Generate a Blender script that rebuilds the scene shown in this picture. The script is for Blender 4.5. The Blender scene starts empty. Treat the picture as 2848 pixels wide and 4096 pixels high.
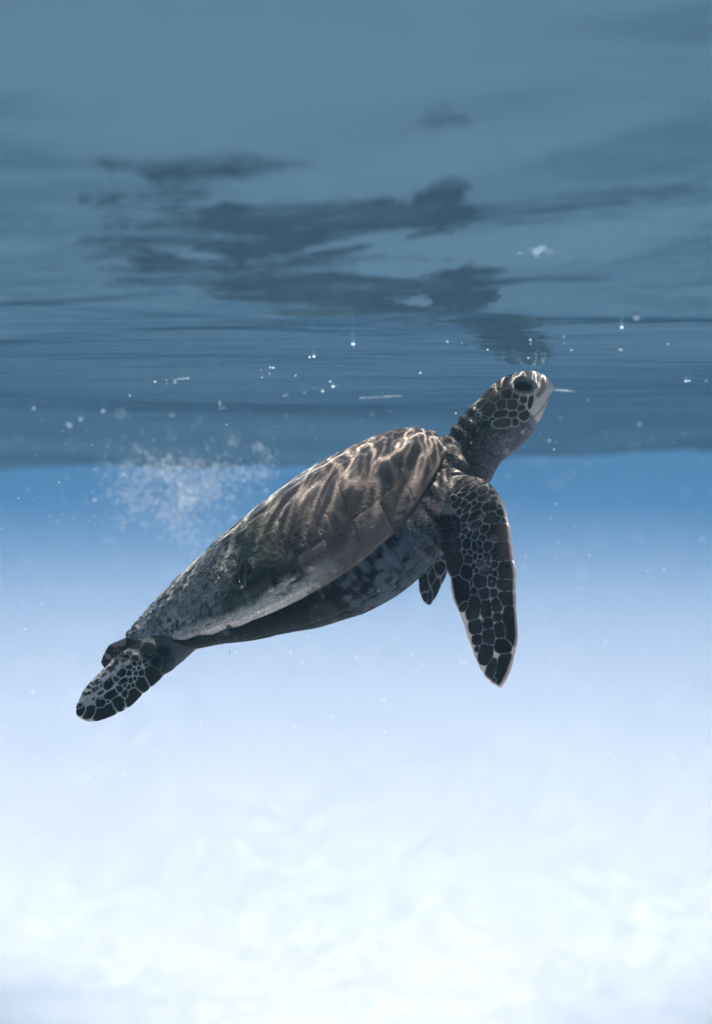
import bpy, bmesh, math, random
import numpy as np
from mathutils import Vector, Matrix

scene = bpy.context.scene
C = scene.collection

# ------------------------------------------------------------------ camera
# Everything is measured in metres; the mean water surface is z = 0 and the
# camera floats just under it, looking horizontally along +Y.
CAM_DEPTH = 0.135            # lens axis this far below the surface
FPX = 4392.0                 # focal length in photograph pixels (4096 high)
HORIZON_V = 1800.0           # photograph row of the horizon
Y0 = 1.85                    # distance of the turtle's median plane
cam_data = bpy.data.cameras.new("camera")
cam = bpy.data.objects.new("camera", cam_data)
C.objects.link(cam)
scene.camera = cam
cam.location = (0.0, 0.0, -CAM_DEPTH)
cam.rotation_euler = (math.radians(90), 0, 0)
cam_data.sensor_fit = 'VERTICAL'
cam_data.sensor_height = 36.0
cam_data.sensor_width = 36.0 * 2848 / 4096
cam_data.lens = 36.0 * FPX / 4096.0
cam_data.shift_y = -(2048.0 - HORIZON_V) / 4096.0
cam_data.clip_start = 0.01
cam_data.clip_end = 2000.0
cam_data.dof.use_dof = True
cam_data.dof.focus_distance = 1.76
cam_data.dof.aperture_fstop = 2.0

# ------------------------------------------------------------------ sky, sun
SUN_DIR = Vector((0.20, 0.40, 0.90)).normalized()      # towards the sun
world = bpy.data.worlds.new("World")
scene.world = world
world.use_nodes = True
wn = world.node_tree.nodes
wl = world.node_tree.links
wn.clear()
sky = wn.new("ShaderNodeTexSky")
sky.sky_type = 'NISHITA'
sky.sun_disc = False
sky.sun_elevation = math.asin(SUN_DIR.z)
sky.sun_rotation = math.atan2(SUN_DIR.x, SUN_DIR.y)
bg = wn.new("ShaderNodeBackground")
bg.inputs["Strength"].default_value = 0.10
wo = wn.new("ShaderNodeOutputWorld")
wl.new(sky.outputs[0], bg.inputs[0])
wl.new(bg.outputs[0], wo.inputs[0])

sun_data = bpy.data.lights.new("sun", 'SUN')
sun_data.energy = 5.0
sun_data.angle = math.radians(1.9)
sun_data.color = (1.0, 0.965, 0.90)
sun = bpy.data.objects.new("sun", sun_data)
C.objects.link(sun)
sun.location = (2, 3, 8)
sun.rotation_euler = (-SUN_DIR).to_track_quat('-Z', 'Y').to_euler()

scene.view_settings.view_transform = 'Standard'
scene.view_settings.look = 'None'
scene.view_settings.gamma = 1.0
scene.view_settings.use_curve_mapping = False
scene.view_settings.exposure = 0.50

cy = scene.cycles
cy.use_denoising = True
cy.max_bounces = 5
cy.use_light_tree = False
cy.diffuse_bounces = 2
cy.glossy_bounces = 3
cy.transmission_bounces = 2
cy.volume_bounces = 1
cy.use_adaptive_sampling = True
cy.adaptive_threshold = 0.03
cy.adaptive_min_samples = 12
cy.transparent_max_bounces = 12
cy.caustics_reflective = False
cy.caustics_refractive = False
cy.sample_clamp_indirect = 4.0

# ------------------------------------------------------------------ helpers
def px(u, v, d=0.0):
    """World point seen at photograph pixel (u, v), d metres behind Y0."""
    y = Y0 + d
    return np.array(((u - 1424.0) / FPX * y, y, -CAM_DEPTH - (v - HORIZON_V) / FPX * y))

def new_obj(name, mesh, mat=None, parent=None, **props):
    o = bpy.data.objects.new(name, mesh)
    C.objects.link(o)
    if mat is not None and mesh is not None:
        mesh.materials.append(mat)
    if parent is not None:
        o.parent = parent
    for k, val in props.items():
        o[k] = val
    return o

def mesh_from(name, verts, faces, smooth=True):
    me = bpy.data.meshes.new(name)
    v = np.asarray(verts, dtype=np.float32)
    f = np.asarray(faces, dtype=np.int32)
    n = f.shape[1]
    me.vertices.add(len(v))
    me.vertices.foreach_set("co", v.ravel())
    me.loops.add(f.size)
    me.loops.foreach_set("vertex_index", f.ravel())
    me.polygons.add(len(f))
    me.polygons.foreach_set("loop_start", np.arange(0, f.size, n, dtype=np.int32))
    me.polygons.foreach_set("loop_total", np.full(len(f), n, dtype=np.int32))
    me.update(calc_edges=True)
    me.validate()
    if smooth:
        me.polygons.foreach_set("use_smooth", np.ones(len(me.polygons), dtype=bool))
    return me

def grid_faces(nr, nc, wrap=False):
    r = np.arange(nr - 1)[:, None]
    cidx = np.arange(nc if wrap else nc - 1)[None, :]
    c2 = (cidx + 1) % nc
    a = r * nc + cidx; b = r * nc + c2; d = (r + 1) * nc + c2; e = (r + 1) * nc + cidx
    return np.stack(np.broadcast_arrays(a, b, d, e), -1).reshape(-1, 4)

class NT:
    """Small wrapper that makes node graphs short to write."""
    def __init__(self, mat):
        mat.use_nodes = True
        self.t = mat.node_tree
        self.t.nodes.clear()
        self.out = self.t.nodes.new("ShaderNodeOutputMaterial")
    def n(self, kind, **kw):
        node = self.t.nodes.new("ShaderNode" + kind)
        for k, val in kw.items():
            setattr(node, k, val)
        return node
    def put(self, sock, val):
        if isinstance(val, bpy.types.NodeSocket):
            self.t.links.new(val, sock)
        else:
            if isinstance(val, tuple) and len(val) == 3 and sock.type == 'RGBA':
                val = val + (1.0,)
            sock.default_value = val
    def math(self, op, a, b=0.0, c=None, clamp=False):
        m = self.n("Math", operation=op, use_clamp=clamp)
        self.put(m.inputs[0], a); self.put(m.inputs[1], b)
        if c is not None: self.put(m.inputs[2], c)
        return m.outputs[0]
    def mix(self, f, a, b, blend='MIX'):
        m = self.n("Mix", data_type='RGBA', blend_type=blend)
        self.put(m.inputs[0], f); self.put(m.inputs[6], a); self.put(m.inputs[7], b)
        return m.outputs[2]
    def ramp(self, f, lo, hi, a=0.0, b=1.0):
        m = self.n("MapRange", interpolation_type='SMOOTHSTEP')
        self.put(m.inputs[0], f)
        for i, val in enumerate((lo, hi, a, b)): self.put(m.inputs[i + 1], val)
        return m.outputs[0]
    def noise(self, vec, scale, detail=3.0, rough=0.55, dist=0.0, dims='3D'):
        m = self.n("TexNoise", noise_dimensions=dims)
        self.put(m.inputs["Vector"], vec)
        m.inputs["Scale"].default_value = scale
        m.inputs["Detail"].default_value = detail
        m.inputs["Roughness"].default_value = rough
        m.inputs["Distortion"].default_value = dist
        return m
    def vor(self, vec, scale, feature='F1', dims='3D'):
        m = self.n("TexVoronoi", feature=feature, voronoi_dimensions=dims)
        self.put(m.inputs["Vector"], vec)
        m.inputs["Scale"].default_value = scale
        return m
    def attr(self, name, out="Fac"):
        m = self.n("Attribute", attribute_name=name)
        return m.outputs[out]
    def pos(self):
        return self.n("NewGeometry").outputs["Position"]
    def vmul(self, vec, s):
        m = self.n("VectorMath", operation='MULTIPLY')
        self.put(m.inputs[0], vec); m.inputs[1].default_value = s
        return m.outputs[0]
    def vadd(self, a, b):
        m = self.n("VectorMath", operation='ADD')
        self.put(m.inputs[0], a); self.put(m.inputs[1], b)
        return m.outputs[0]
    def bump(self, h, strength, dist, normal=None):
        m = self.n("Bump")
        m.inputs["Strength"].default_value = strength
        m.inputs["Distance"].default_value = dist
        self.put(m.inputs["Height"], h)
        if normal is not None: self.put(m.inputs["Normal"], normal)
        return m.outputs[0]

def new_mat(name):
    m = bpy.data.materials.new(name)
    return m, NT(m)

# ------------------------------------------------------------------ seabed
SEABED_Z = -6.0
m_sand, t = new_mat("white_sand")
p = t.pos()
n1 = t.noise(p, 0.35, 4.0)
n2 = t.noise(p, 9.0, 5.0, 0.65)
col = t.mix(t.ramp(n1.outputs[0], 0.35, 0.70), (0.80, 0.755, 0.750), (0.77, 0.73, 0.725))
col = t.mix(t.math('MULTIPLY', n2.outputs[0], 0.35), col, (0.84, 0.79, 0.785))
# darker patches on the sand nearest the camera
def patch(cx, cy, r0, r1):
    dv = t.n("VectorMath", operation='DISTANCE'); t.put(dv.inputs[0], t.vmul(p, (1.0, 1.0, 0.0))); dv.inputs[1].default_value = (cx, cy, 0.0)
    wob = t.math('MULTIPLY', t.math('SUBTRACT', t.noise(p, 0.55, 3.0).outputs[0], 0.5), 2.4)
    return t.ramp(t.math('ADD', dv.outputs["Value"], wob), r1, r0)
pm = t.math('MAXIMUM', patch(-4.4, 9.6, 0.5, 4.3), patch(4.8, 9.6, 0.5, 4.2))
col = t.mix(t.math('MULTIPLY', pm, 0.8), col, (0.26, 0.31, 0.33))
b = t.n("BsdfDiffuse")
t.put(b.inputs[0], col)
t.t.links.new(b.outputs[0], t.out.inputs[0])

def sinh_axis(n, ext, dense):
    a = np.linspace(-1, 1, n)
    return np.sinh(a * dense) / np.sinh(dense) * ext
gx = sinh_axis(121, 400.0, 5.0); gy = sinh_axis(121, 400.0, 5.0) + 3.0
X, Y = np.meshgrid(gx, gy)
Z = SEABED_Z + 0.05 * np.sin(X * 0.7 + 0.5) * np.cos(Y * 0.5) + 0.03 * np.sin(1.7 * X - 1.1 * Y)
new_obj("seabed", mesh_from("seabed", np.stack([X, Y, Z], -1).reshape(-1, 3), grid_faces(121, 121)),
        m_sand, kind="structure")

# ------------------------------------------------------------------ water surface
rng = np.random.default_rng(5)
WAVES = []
def wave(lam, direction, amp, phase):
    k = 2 * math.pi / lam
    a = math.radians(direction)
    WAVES.append((k * math.cos(a), k * math.sin(a), amp, phase))
# long swell, crests lying mostly across the view
wave(9.0, 84, 0.018, 0.4)
wave(5.3, 101, 0.009, 2.1)
wave(2.9, 76, 0.006, 4.0)
wave(1.7, 96, 0.0045, 1.2)
wave(1.05, 72, 0.0042, 5.1)
wave(0.71, 104, 0.0030, 0.9)
wave(0.60, 84, 0.0026, 3.3)
# crossing wavelets
wave(1.50, 58, 0.0042, 2.6)
wave(1.25, 124, 0.0036, 0.2)
wave(2.20, 128, 0.0055, 5.0)
for lam, amp in ((0.52, .0026), (0.40, .0031), (0.33, .0028), (0.27, .0022), (0.21, .0014),
                 (0.165, .0011), (0.13, .0009), (0.105, .0006)):
    for _ in range(2):
        wave(lam * rng.uniform(.9, 1.1), 90 + rng.normal() * 17, amp * rng.uniform(.7, 1.2), rng.uniform(0, 6.28))

def surface_z(x, y):
    z = np.zeros(np.broadcast(x, y).shape)
    r = np.hypot(x, y)
    for kx, ky, a, ph in WAVES:
        lam = 2 * math.pi / math.hypot(kx, ky)
        fade = 1.0 / (1.0 + (r / (lam * 60.0)) ** 4)
        # wave groups: no train keeps the same height for long
        env = 0.65 + 0.5 * np.sin(0.21 * (kx * y - ky * x) + 0.13 * (kx * x + ky * y) + 2.3 * ph)
        if lam < 1.2:      # short chop: strongest on the falling flank of the swell between camera and turtle
            fade = fade * (0.30 + 0.70 / (1 + np.exp(-(y - 0.82) / 0.08))) * (0.12 + 0.88 / (1 + np.exp((y - 1.40) / 0.10)))
            fade = fade / (1 + (np.maximum(y, 0) / 4.0) ** 4)
            if lam < 0.24: fade = fade * (1.0 + 1.2 * np.exp(-((y - 1.10) / 0.25) ** 2))
        z += a * fade * env * np.sin(kx * x + ky * y + ph)
    # a low swell passing over the camera, falling away towards the turtle
    q = (1.28 + 0.07 * np.sin(1.3 * x + 0.6) + 0.03 * np.sin(3.1 * x) - y) / 0.17
    ramp = 0.225 * 0.17 * np.where(q > 30, q, np.log1p(np.exp(np.minimum(q, 30))))
    z += 0.40 * np.tanh(ramp / 0.40) * (1 + 0.10 * np.sin(1.7 * x + 0.4))
    # a broad trough hanging lower a few metres behind the turtle, deepest to the left
    dep = 0.20 - 0.085 / (1 + np.exp(-(x - 0.6) * 2.2)) + 0.018 * np.sin(2.1 * x + 1.0) + 0.011 * np.sin(5.3 * x + 0.3) + 0.004 * np.sin(11.0 * x)
    z -= dep * np.exp(-((y - 6.4 - 0.25 * x) / 2.3) ** 2) / (1 + (x / 14.0) ** 4)
    return z
Z_SHIFT = 0.002 - float(surface_z(np.array(0.287), np.array(1.85)))     # the head just touches the surface
def axis(lo, a, b, hi, step, grow):
    mid = list(np.arange(a, b + 1e-6, step))
    out, s = [], step
    x = b
    while x < hi:
        s *= grow; x += s; out.append(x)
    left, s = [], step
    x = a
    while x > lo:
        s *= grow; x -= s; left.append(x)
    return np.array(left[::-1] + mid + out)
ax = axis(-300, -1.15, 1.15, 300, 0.011, 1.045)
ay = axis(-300, 0.15, 4.0, 400, 0.011, 1.02)
X, Y = np.meshgrid(ax, ay)
Z = surface_z(X, Y) + Z_SHIFT
me = mesh_from("water_surface", np.stack([X, Y, Z], -1).reshape(-1, 3), grid_faces(len(ay), len(ax)))

rip_at = me.attributes.new("ripple", 'FLOAT', 'POINT')      # a gust of fine ripples on the near flank
rip_at.data.foreach_set("value", (0.17 + 0.46 / (1 + np.exp((Y - 1.50) / 0.10)) * (0.15 + 0.85 / (1 + np.exp(-(Y - 0.88) / 0.06)))).astype(np.float32).ravel())
m_water, t = new_mat("rippled_water_surface")
p = t.pos()
flat = t.vmul(p, (0.33, 1.0, 0.0))
r1 = t.noise(flat, 17.0, 3.0, 0.5, 0.4, dims='2D')
h = r1.outputs[0]
bmp = t.n("Bump"); bmp.inputs["Distance"].default_value = 0.0085
t.put(bmp.inputs["Strength"], t.attr("ripple")); t.put(bmp.inputs["Height"], h)
nb = bmp.outputs[0]
# focused sunlight painted as a bright-line net in the transparent colour: it
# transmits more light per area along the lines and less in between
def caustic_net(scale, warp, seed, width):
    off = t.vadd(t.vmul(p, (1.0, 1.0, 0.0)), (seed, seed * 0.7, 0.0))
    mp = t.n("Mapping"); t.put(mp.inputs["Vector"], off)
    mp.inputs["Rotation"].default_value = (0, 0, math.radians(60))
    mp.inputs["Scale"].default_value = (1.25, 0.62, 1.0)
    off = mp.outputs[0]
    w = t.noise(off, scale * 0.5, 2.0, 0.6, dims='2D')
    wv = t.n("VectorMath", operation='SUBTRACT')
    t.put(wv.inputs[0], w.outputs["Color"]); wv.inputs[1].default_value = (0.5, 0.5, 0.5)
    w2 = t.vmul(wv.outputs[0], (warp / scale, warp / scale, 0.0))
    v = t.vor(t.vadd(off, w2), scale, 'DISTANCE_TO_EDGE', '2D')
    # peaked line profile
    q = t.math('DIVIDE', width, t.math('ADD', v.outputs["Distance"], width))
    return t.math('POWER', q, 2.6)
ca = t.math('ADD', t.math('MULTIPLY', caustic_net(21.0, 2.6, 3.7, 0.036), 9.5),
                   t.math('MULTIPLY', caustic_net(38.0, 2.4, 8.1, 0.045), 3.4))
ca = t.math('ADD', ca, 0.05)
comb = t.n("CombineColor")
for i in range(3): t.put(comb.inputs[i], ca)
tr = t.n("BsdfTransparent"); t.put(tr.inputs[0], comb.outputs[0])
gl = t.n("BsdfGlossy"); gl.inputs["Roughness"].default_value = 0.0
t.put(gl.inputs[0], (0.078, 0.132, 0.164))
t.put(gl.inputs["Normal"], nb)
fr = t.n("Fresnel"); fr.inputs[0].default_value = 1.33
t.put(fr.inputs["Normal"], nb)
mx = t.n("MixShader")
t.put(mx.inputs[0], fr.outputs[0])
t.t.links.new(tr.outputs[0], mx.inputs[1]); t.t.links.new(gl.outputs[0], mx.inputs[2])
# blue translucent share added to brighten the surface and soften its reflections
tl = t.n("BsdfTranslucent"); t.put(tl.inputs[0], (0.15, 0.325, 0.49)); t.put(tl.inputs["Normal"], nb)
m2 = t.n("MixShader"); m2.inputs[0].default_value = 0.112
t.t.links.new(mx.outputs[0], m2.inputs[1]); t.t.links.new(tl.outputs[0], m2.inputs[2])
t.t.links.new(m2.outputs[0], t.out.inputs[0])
new_obj("water_surface", me, m_water, kind="structure")

# ------------------------------------------------------------------ water body
def box_mesh(name, lo, hi):
    bm = bmesh.new()
    bmesh.ops.create_cube(bm, size=1.0)
    for v in bm.verts:
        for i in range(3):
            v.co[i] = lo[i] if v.co[i] < 0 else hi[i]
    me = bpy.data.meshes.new(name); bm.to_mesh(me); bm.free()
    return me
m_haze, t = new_mat("sea_water_haze")
vol = t.n("VolumePrincipled")
vol.inputs["Color"].default_value = (0.090, 0.198, 0.282, 1)
vol.inputs["Absorption Color"].default_value = (0.0, 0.02, 0.13, 1)
vol.inputs["Density"].default_value = 0.0362
vol.inputs["Anisotropy"].default_value = 0.0
vol.inputs["Density Attribute"].default_value = ""
vol.inputs["Temperature Attribute"].default_value = ""
t.t.links.new(vol.outputs[0], t.out.inputs["Volume"])
new_obj("haze", box_mesh("haze", (-220, -120, SEABED_Z - 1.0), (220, 260, 0.45)), m_haze, kind="stuff",
        label="clear blue sea water filling the view below the surface", category="sea water")

# ================================================================== sea turtle
def curve(xs, ys, x):
    """Monotone cubic through control points."""
    xs = np.asarray(xs, float); ys = np.asarray(ys, float); x = np.clip(x, xs[0], xs[-1])
    h = np.diff(xs); d = np.diff(ys) / h
    m = np.zeros(len(xs)); m[0] = d[0]; m[-1] = d[-1]
    for i in range(1, len(xs) - 1):
        m[i] = 0 if d[i-1] * d[i] <= 0 else 2 * d[i-1] * d[i] / (d[i-1] + d[i])
    i = np.clip(np.searchsorted(xs, x, side='right') - 1, 0, len(xs) - 2)
    t = (x - xs[i]) / h[i]
    return ((2*t**3-3*t**2+1)*ys[i] + (t**3-2*t**2+t)*h[i]*m[i]
            + (-2*t**3+3*t**2)*ys[i+1] + (t**3-t**2)*h[i]*m[i+1])
def sstep(lo, hi, x):
    t = np.clip((x - lo) / (hi - lo), 0, 1)
    return t * t * (3 - 2 * t)
def to_px(P):
    """Turtle side-view coordinates: where a point lies in the photograph."""
    return 1424 + FPX * P[..., 0] / P[..., 1], HORIZON_V - FPX * (P[..., 2] + CAM_DEPTH) / P[..., 1]

# value noise on arrays, for relief and markings
_perm = np.random.default_rng(11).random((64, 64, 64)).astype(np.float32)
def vnoise(P):
    i = np.floor(P).astype(int); f = P - i
    f = f * f * (3 - 2 * f)
    out = 0
    for dx in (0, 1):
        for dy in (0, 1):
            for dz in (0, 1):
                w = (f[..., 0] if dx else 1 - f[..., 0]) * (f[..., 1] if dy else 1 - f[..., 1]) * (f[..., 2] if dz else 1 - f[..., 2])
                out = out + w * _perm[(i[..., 0] + dx) & 63, (i[..., 1] + dy) & 63, (i[..., 2] + dz) & 63]
    return out
def fbm(P, octaves=4, gain=0.5):
    s = 0; a = 1.0; tot = 0
    for k in range(octaves):
        s = s + a * vnoise(P * (2.03 ** k) + 17.3 * k); tot += a; a *= gain
    return s / tot

K = Y0 / FPX
PITCH = math.radians(29.5); ROLL = math.radians(8.0)
e_s = np.array((math.cos(PITCH), 0, math.sin(PITCH)))
e_t0 = np.array((-math.sin(PITCH), 0, math.cos(PITCH)))
e_l0 = np.array((0, 1.0, 0))
e_t = math.cos(ROLL) * e_t0 - math.sin(ROLL) * e_l0
e_l = math.cos(ROLL) * e_l0 + math.sin(ROLL) * e_t0
ORG = px(509, 2548)
SHELL_L = 1475 * K; SHELL_W = 0.225
AW = [0, .03, .1, .2, .35, .5, .62, .75, .85, .93, .975, 1]
VW = [0.02, .17, .36, .60, .86, .97, 1, .955, .82, .60, .42, .27]
AT = [0, .1, .23, .45, .66, .87, .95, 1]
VT = np.array([10, 64, 118, 187, 224, 204, 166, 112]) * K
AR = [0, .1, .2, .35, .5, .62, .75, .88, 1]
VR = np.array([5, -32, -58, -77, -84, -78, -51, 2, 60]) * K
AB = [0, .05, .16, .23, .33, .4, .49, .56, .6, .68, .765, .86, .95, 1]
VB = np.array([-6, -70, -165, -192, -246, -278, -328, -352, -366, -372, -358, -322, -240, -150]) * K
def shell_frame(a, x_l, z):
    return ORG + (SHELL_L * a)[..., None] * e_s + z[..., None] * e_t + x_l[..., None] * e_l
def shell_w(a): return curve(AW, VW, a) * SHELL_W
def shell_prof(ab): return np.maximum(1 - ab ** 2.3, 0) ** 0.8
def carapace_z(a, b):
    top = curve(AT, VT, a); rim = curve(AR, VR, a)
    return rim + (top - rim) * shell_prof(np.abs(b))

turtle = bpy.data.objects.new("sea_turtle", None)
C.objects.link(turtle)
turtle.location = px(1250, 2200)
turtle["label"] = "dark green sea turtle lifting its head to the water surface, flipper hanging down"
turtle["category"] = "sea turtle"
turtle.empty_display_size = 0.1
bpy.context.view_layer.update()
def part(name, me, mat, parent=turtle, **props):
    o = new_obj(name, me, mat, None, **props)
    o.parent = parent
    o.matrix_parent_inverse = Matrix.Translation(Vector(turtle.location)).inverted()
    return o
def set_color(me, name, rgb):
    at = me.attributes.new(name, 'FLOAT_COLOR', 'POINT')
    c = np.ones((len(rgb), 4), np.float32); c[:, :3] = rgb
    at.data.foreach_set("color", c.ravel())
def set_float(me, name, val):
    at = me.attributes.new(name, 'FLOAT', 'POINT')
    at.data.foreach_set("value", np.asarray(val, np.float32))
def mixc(c0, c1, f):
    f = np.asarray(f)[..., None]
    return np.asarray(c0) * (1 - f) + np.asarray(c1) * f

# ------------------------------------------------------------------ skin: lofts
def catmull(P, n):
    P = np.asarray(P, float)
    Q = np.concatenate([[2 * P[0] - P[1]], P, [2 * P[-1] - P[-2]]])
    ts = np.linspace(0, len(P) - 1 - 1e-6, n)
    i = ts.astype(int); t = (ts - i)[:, None]
    a, b, c, d = Q[i], Q[i+1], Q[i+2], Q[i+3]
    return 0.5 * (2*b + (c-a)*t + (2*a-5*b+4*c-d)*t**2 + (3*b-a-3*c+d)*t**3)
V_ALL, F_ALL = [], []
def add_rings(R):
    """R: rings x points x 3 -> a closed tube with rounded-off fan caps."""
    nr, nc, _ = R.shape
    base = sum(len(v) for v in V_ALL)
    V_ALL.append(R.reshape(-1, 3)); V_ALL.append(np.stack([R[0].mean(0), R[-1].mean(0)]))
    f = [tuple(q) for q in (grid_faces(nr, nc, True) + base)]
    c0 = base + nr * nc; c1 = c0 + 1
    for j in range(nc):
        k = (j + 1) % nc
        f.append((c0, base + k, base + j)); f.append((c1, base + (nr-1)*nc + j, base + (nr-1)*nc + k))
    F_ALL.extend(f)
TH = np.linspace(0, 2 * math.pi, 40, endpoint=False)
def head_loft(st, n=70, egg=0.12, dmid=0.0):
    """st rows: upper u,v, lower u,v, half width px."""
    D = catmull(np.array(st, float), n)
    rings = []
    for uu, uv_, lu, lv, hw in D:
        up, lo = px(uu, uv_, dmid), px(lu, lv, dmid)
        c = (up + lo) / 2; h = (up - lo) / 2
        ct, sn = np.cos(TH), np.sin(TH)
        e = 0.88
        cs = np.sign(ct) * np.abs(ct) ** e; ss = np.sign(sn) * np.abs(sn) ** e
        w = hw * K * (1 - egg * cs)
        rings.append(c + cs[:, None] * h + (ss * w)[:, None] * np.array((0, 1.0, 0)))
    add_rings(np.array(rings))
def blade(st, n=80):
    """st rows: lead u,v,d  trail u,v,d  thickness px."""
    D = catmull(np.array(st, float), n)
    lead = np.array([px(r[0], r[1], r[2]) for r in D]); trail = np.array([px(r[3], r[4], r[5]) for r in D])
    mid = (lead + trail) / 2
    span = np.gradient(mid, axis=0)
    rings = []
    for i in range(n):
        ch = lead[i] - trail[i]
        nrm = np.cross(ch, span[i]); nrm /= np.linalg.norm(nrm) + 1e-9
        x = (1 - np.cos(TH)) / 2
        y = 5 * (.2969*np.sqrt(x) - .126*x - .3516*x**2 + .2843*x**3 - .1015*x**4) + 0.10 * (1 - (2*x-1)**4)
        y = y * np.sign(np.sin(TH) + 1e-12) * np.minimum(1, np.abs(np.sin(TH)) * 6)
        rings.append(lead[i] - ch * x[:, None] + nrm * (y * max(D[i, 6], 9) * K)[:, None])
    add_rings(np.array(rings))
def ball(u, v, d, rx, ry, rz):
    c = px(u, v, d)
    ph = np.linspace(0.08, math.pi - 0.08, 24)
    R = np.array([[c + np.array((rx*math.sin(p)*math.cos(q), ry*math.sin(p)*math.sin(q), rz*math.cos(p))) * K for q in TH] for p in ph])
    add_rings(R)

# neck and head
HEAD = [(1640,1850,1790,2080,190),(1715,1790,1850,2020,165),(1787,1752,1935,1955,138),(1819,1714,1992,1858,120),(1855,1666,2047,1806,113),
        (1885,1630,2081,1784,109),(1915,1594,2117,1748,108),(1948,1561,2141,1705,106),(1996,1521,2160,1675,101),
        (2045,1496,2174,1646,90),(2090,1486,2184,1620,75),(2130,1485,2192,1600,60),(2160,1492,2200,1583,47),
        (2186,1509,2208,1567,33),(2205,1533,2214,1553,17),(2212,1543,2215,1549,6)]
head_loft(HEAD, 90)
# near front flipper, hanging towards the camera side
NEAR_FLIP = [(1740,1930,-.02,1640,2100,-.05,150),(1790,1930,-.05,1690,2115,-.09,140),(1838,1926,-.085,1725,2120,-.115,120),
    (1892,1911,-.115,1752,2118,-.135,98),(1954,1932,-.135,1754,2132,-.15,84),(1992,1975,-.145,1760,2166,-.158,74),(2021,2032,-.15,1770,2209,-.163,66),
    (2036,2109,-.153,1779,2240,-.166,58),(2048,2213,-.155,1791,2280,-.168,52),(2062,2302,-.156,1801,2326,-.169,46),
    (2060,2370,-.156,1812,2392,-.169,42),(2068,2476,-.156,1838,2460,-.168,36),(2072,2541,-.156,1860,2525,-.167,30),
    (2067,2590,-.156,1881,2588,-.166,26),(2053,2640,-.156,1903,2643,-.165,22),(2034,2695,-.156,1932,2697,-.163,17),
    (2012,2737,-.156,1963,2728,-.161,12),(2000,2752,-.157,1988,2746,-.16,8)]
blade(NEAR_FLIP, 110)
# far front flipper, its tip showing below the belly
blade([(1800,1960,.02,1640,2080,.04,130),(1860,2000,.08,1690,2110,.09,100),(1850,2110,.12,1692,2180,.13,70),(1812,2215,.14,1686,2262,.15,52),
    (1784,2290,.145,1676,2318,.155,40),(1762,2345,.147,1677,2362,.157,30),(1742,2388,.148,1688,2394,.158,20),(1720,2420,.15,1706,2420,.158,10)], 60)
# near hind flipper
blade([(940,2470,-.04,720,2440,-.04,150),(880,2540,-.06,650,2500,-.06,130),(798,2582,-.075,595,2545,-.07,100),(724,2650,-.09,545,2572,-.08,76),(664,2694,-.10,500,2600,-.085,58),
    (606,2745,-.107,456,2632,-.09,44),(563,2781,-.112,410,2676,-.095,36),(521,2823,-.116,370,2713,-.10,29),(468,2853,-.12,335,2752,-.105,22),
    (412,2876,-.122,311,2800,-.11,16),(358,2888,-.122,302,2842,-.113,11),(332,2880,-.12,313,2866,-.115,8)], 80)
# far hind flipper, only its edge shows behind
blade([(820,2540,.05,640,2480,.05,110),(700,2600,.07,560,2520,.07,70),(590,2650,.085,495,2552,.085,46),(520,2668,.09,438,2577,.09,32),
    (455,2682,.095,412,2618,.095,22),(422,2678,.097,402,2648,.097,11)], 50)
# short tail between the hind flippers
blade([(700,2560,.01,640,2500,.01,60),(620,2600,.012,570,2545,.012,46),(560,2622,.014,530,2585,.014,30),(520,2630,.015,508,2615,.015,12)], 30)
# trunk inside the shell, breast and shoulders
aa = np.linspace(0.07, 0.985, 40)
w_ = shell_w(aa) * 0.86
zt_ = curve(AT, VT, aa) * 0.88; zb_ = curve(AB, VB, aa) * 0.93
RT = np.array([[(ORG + SHELL_L * a * e_s + ((zt+zb)/2 + (zt-zb)/2*math.cos(q)) * e_t + w * math.sin(q) * e_l) for q in TH]
               for a, w, zt, zb in zip(aa, w_, zt_, zb_)])
add_rings(RT)
ball(1760, 1990, -.055, 145, 215, 125)
ball(1770, 1880, -.01, 110, 200, 120)      # shoulder hump behind the near arm
ball(1745, 2070, 0.0, 150, 260, 145)        # breast
ball(1800, 1990, .05, 120, 170, 115)

VOX = 0.00135
raw = bpy.data.meshes.new("raw_body")
raw.from_pydata([tuple(v) for v in np.concatenate(V_ALL)], [], [tuple(int(i) for i in f) for f in F_ALL])
bmt = bmesh.new(); bmt.from_mesh(raw); bmesh.ops.recalc_face_normals(bmt, faces=bmt.faces[:]); bmt.to_mesh(raw); bmt.free()
tmp = bpy.data.objects.new("raw_body", raw); C.objects.link(tmp)
md = tmp.modifiers.new("remesh", 'REMESH'); md.mode = 'VOXEL'; md.voxel_size = VOX; md.adaptivity = 0.0
sm = tmp.modifiers.new("smooth", 'SMOOTH'); sm.factor = 0.5; sm.iterations = 10
dg = bpy.context.evaluated_depsgraph_get()
body_me = bpy.data.meshes.new_from_object(tmp.evaluated_get(dg))
bpy.data.objects.remove(tmp); bpy.data.meshes.remove(raw)
body_me.name = "body"

nv = len(body_me.vertices)
P = np.empty(nv * 3, np.float32); body_me.vertices.foreach_get("co", P); P = P.reshape(-1, 3).astype(float)
N = np.empty(nv * 3, np.float32); body_me.vertices.foreach_get("normal", N); N = N.reshape(-1, 3).astype(float)
U, Vv = to_px(P)
EDGE = np.empty(len(body_me.edges) * 2, np.int32); body_me.edges.foreach_get("vertices", EDGE); EDGE = EDGE.reshape(-1, 2)
def relax(val, it=1):
    for _ in range(it):
        s = np.zeros(len(val)); c = np.zeros(len(val))
        np.add.at(s, EDGE[:, 0], val[EDGE[:, 1]]); np.add.at(s, EDGE[:, 1], val[EDGE[:, 0]])
        np.add.at(c, EDGE[:, 0], 1); np.add.at(c, EDGE[:, 1], 1)
        val = 0.5 * val + 0.5 * s / np.maximum(c, 1)
    return val

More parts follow.
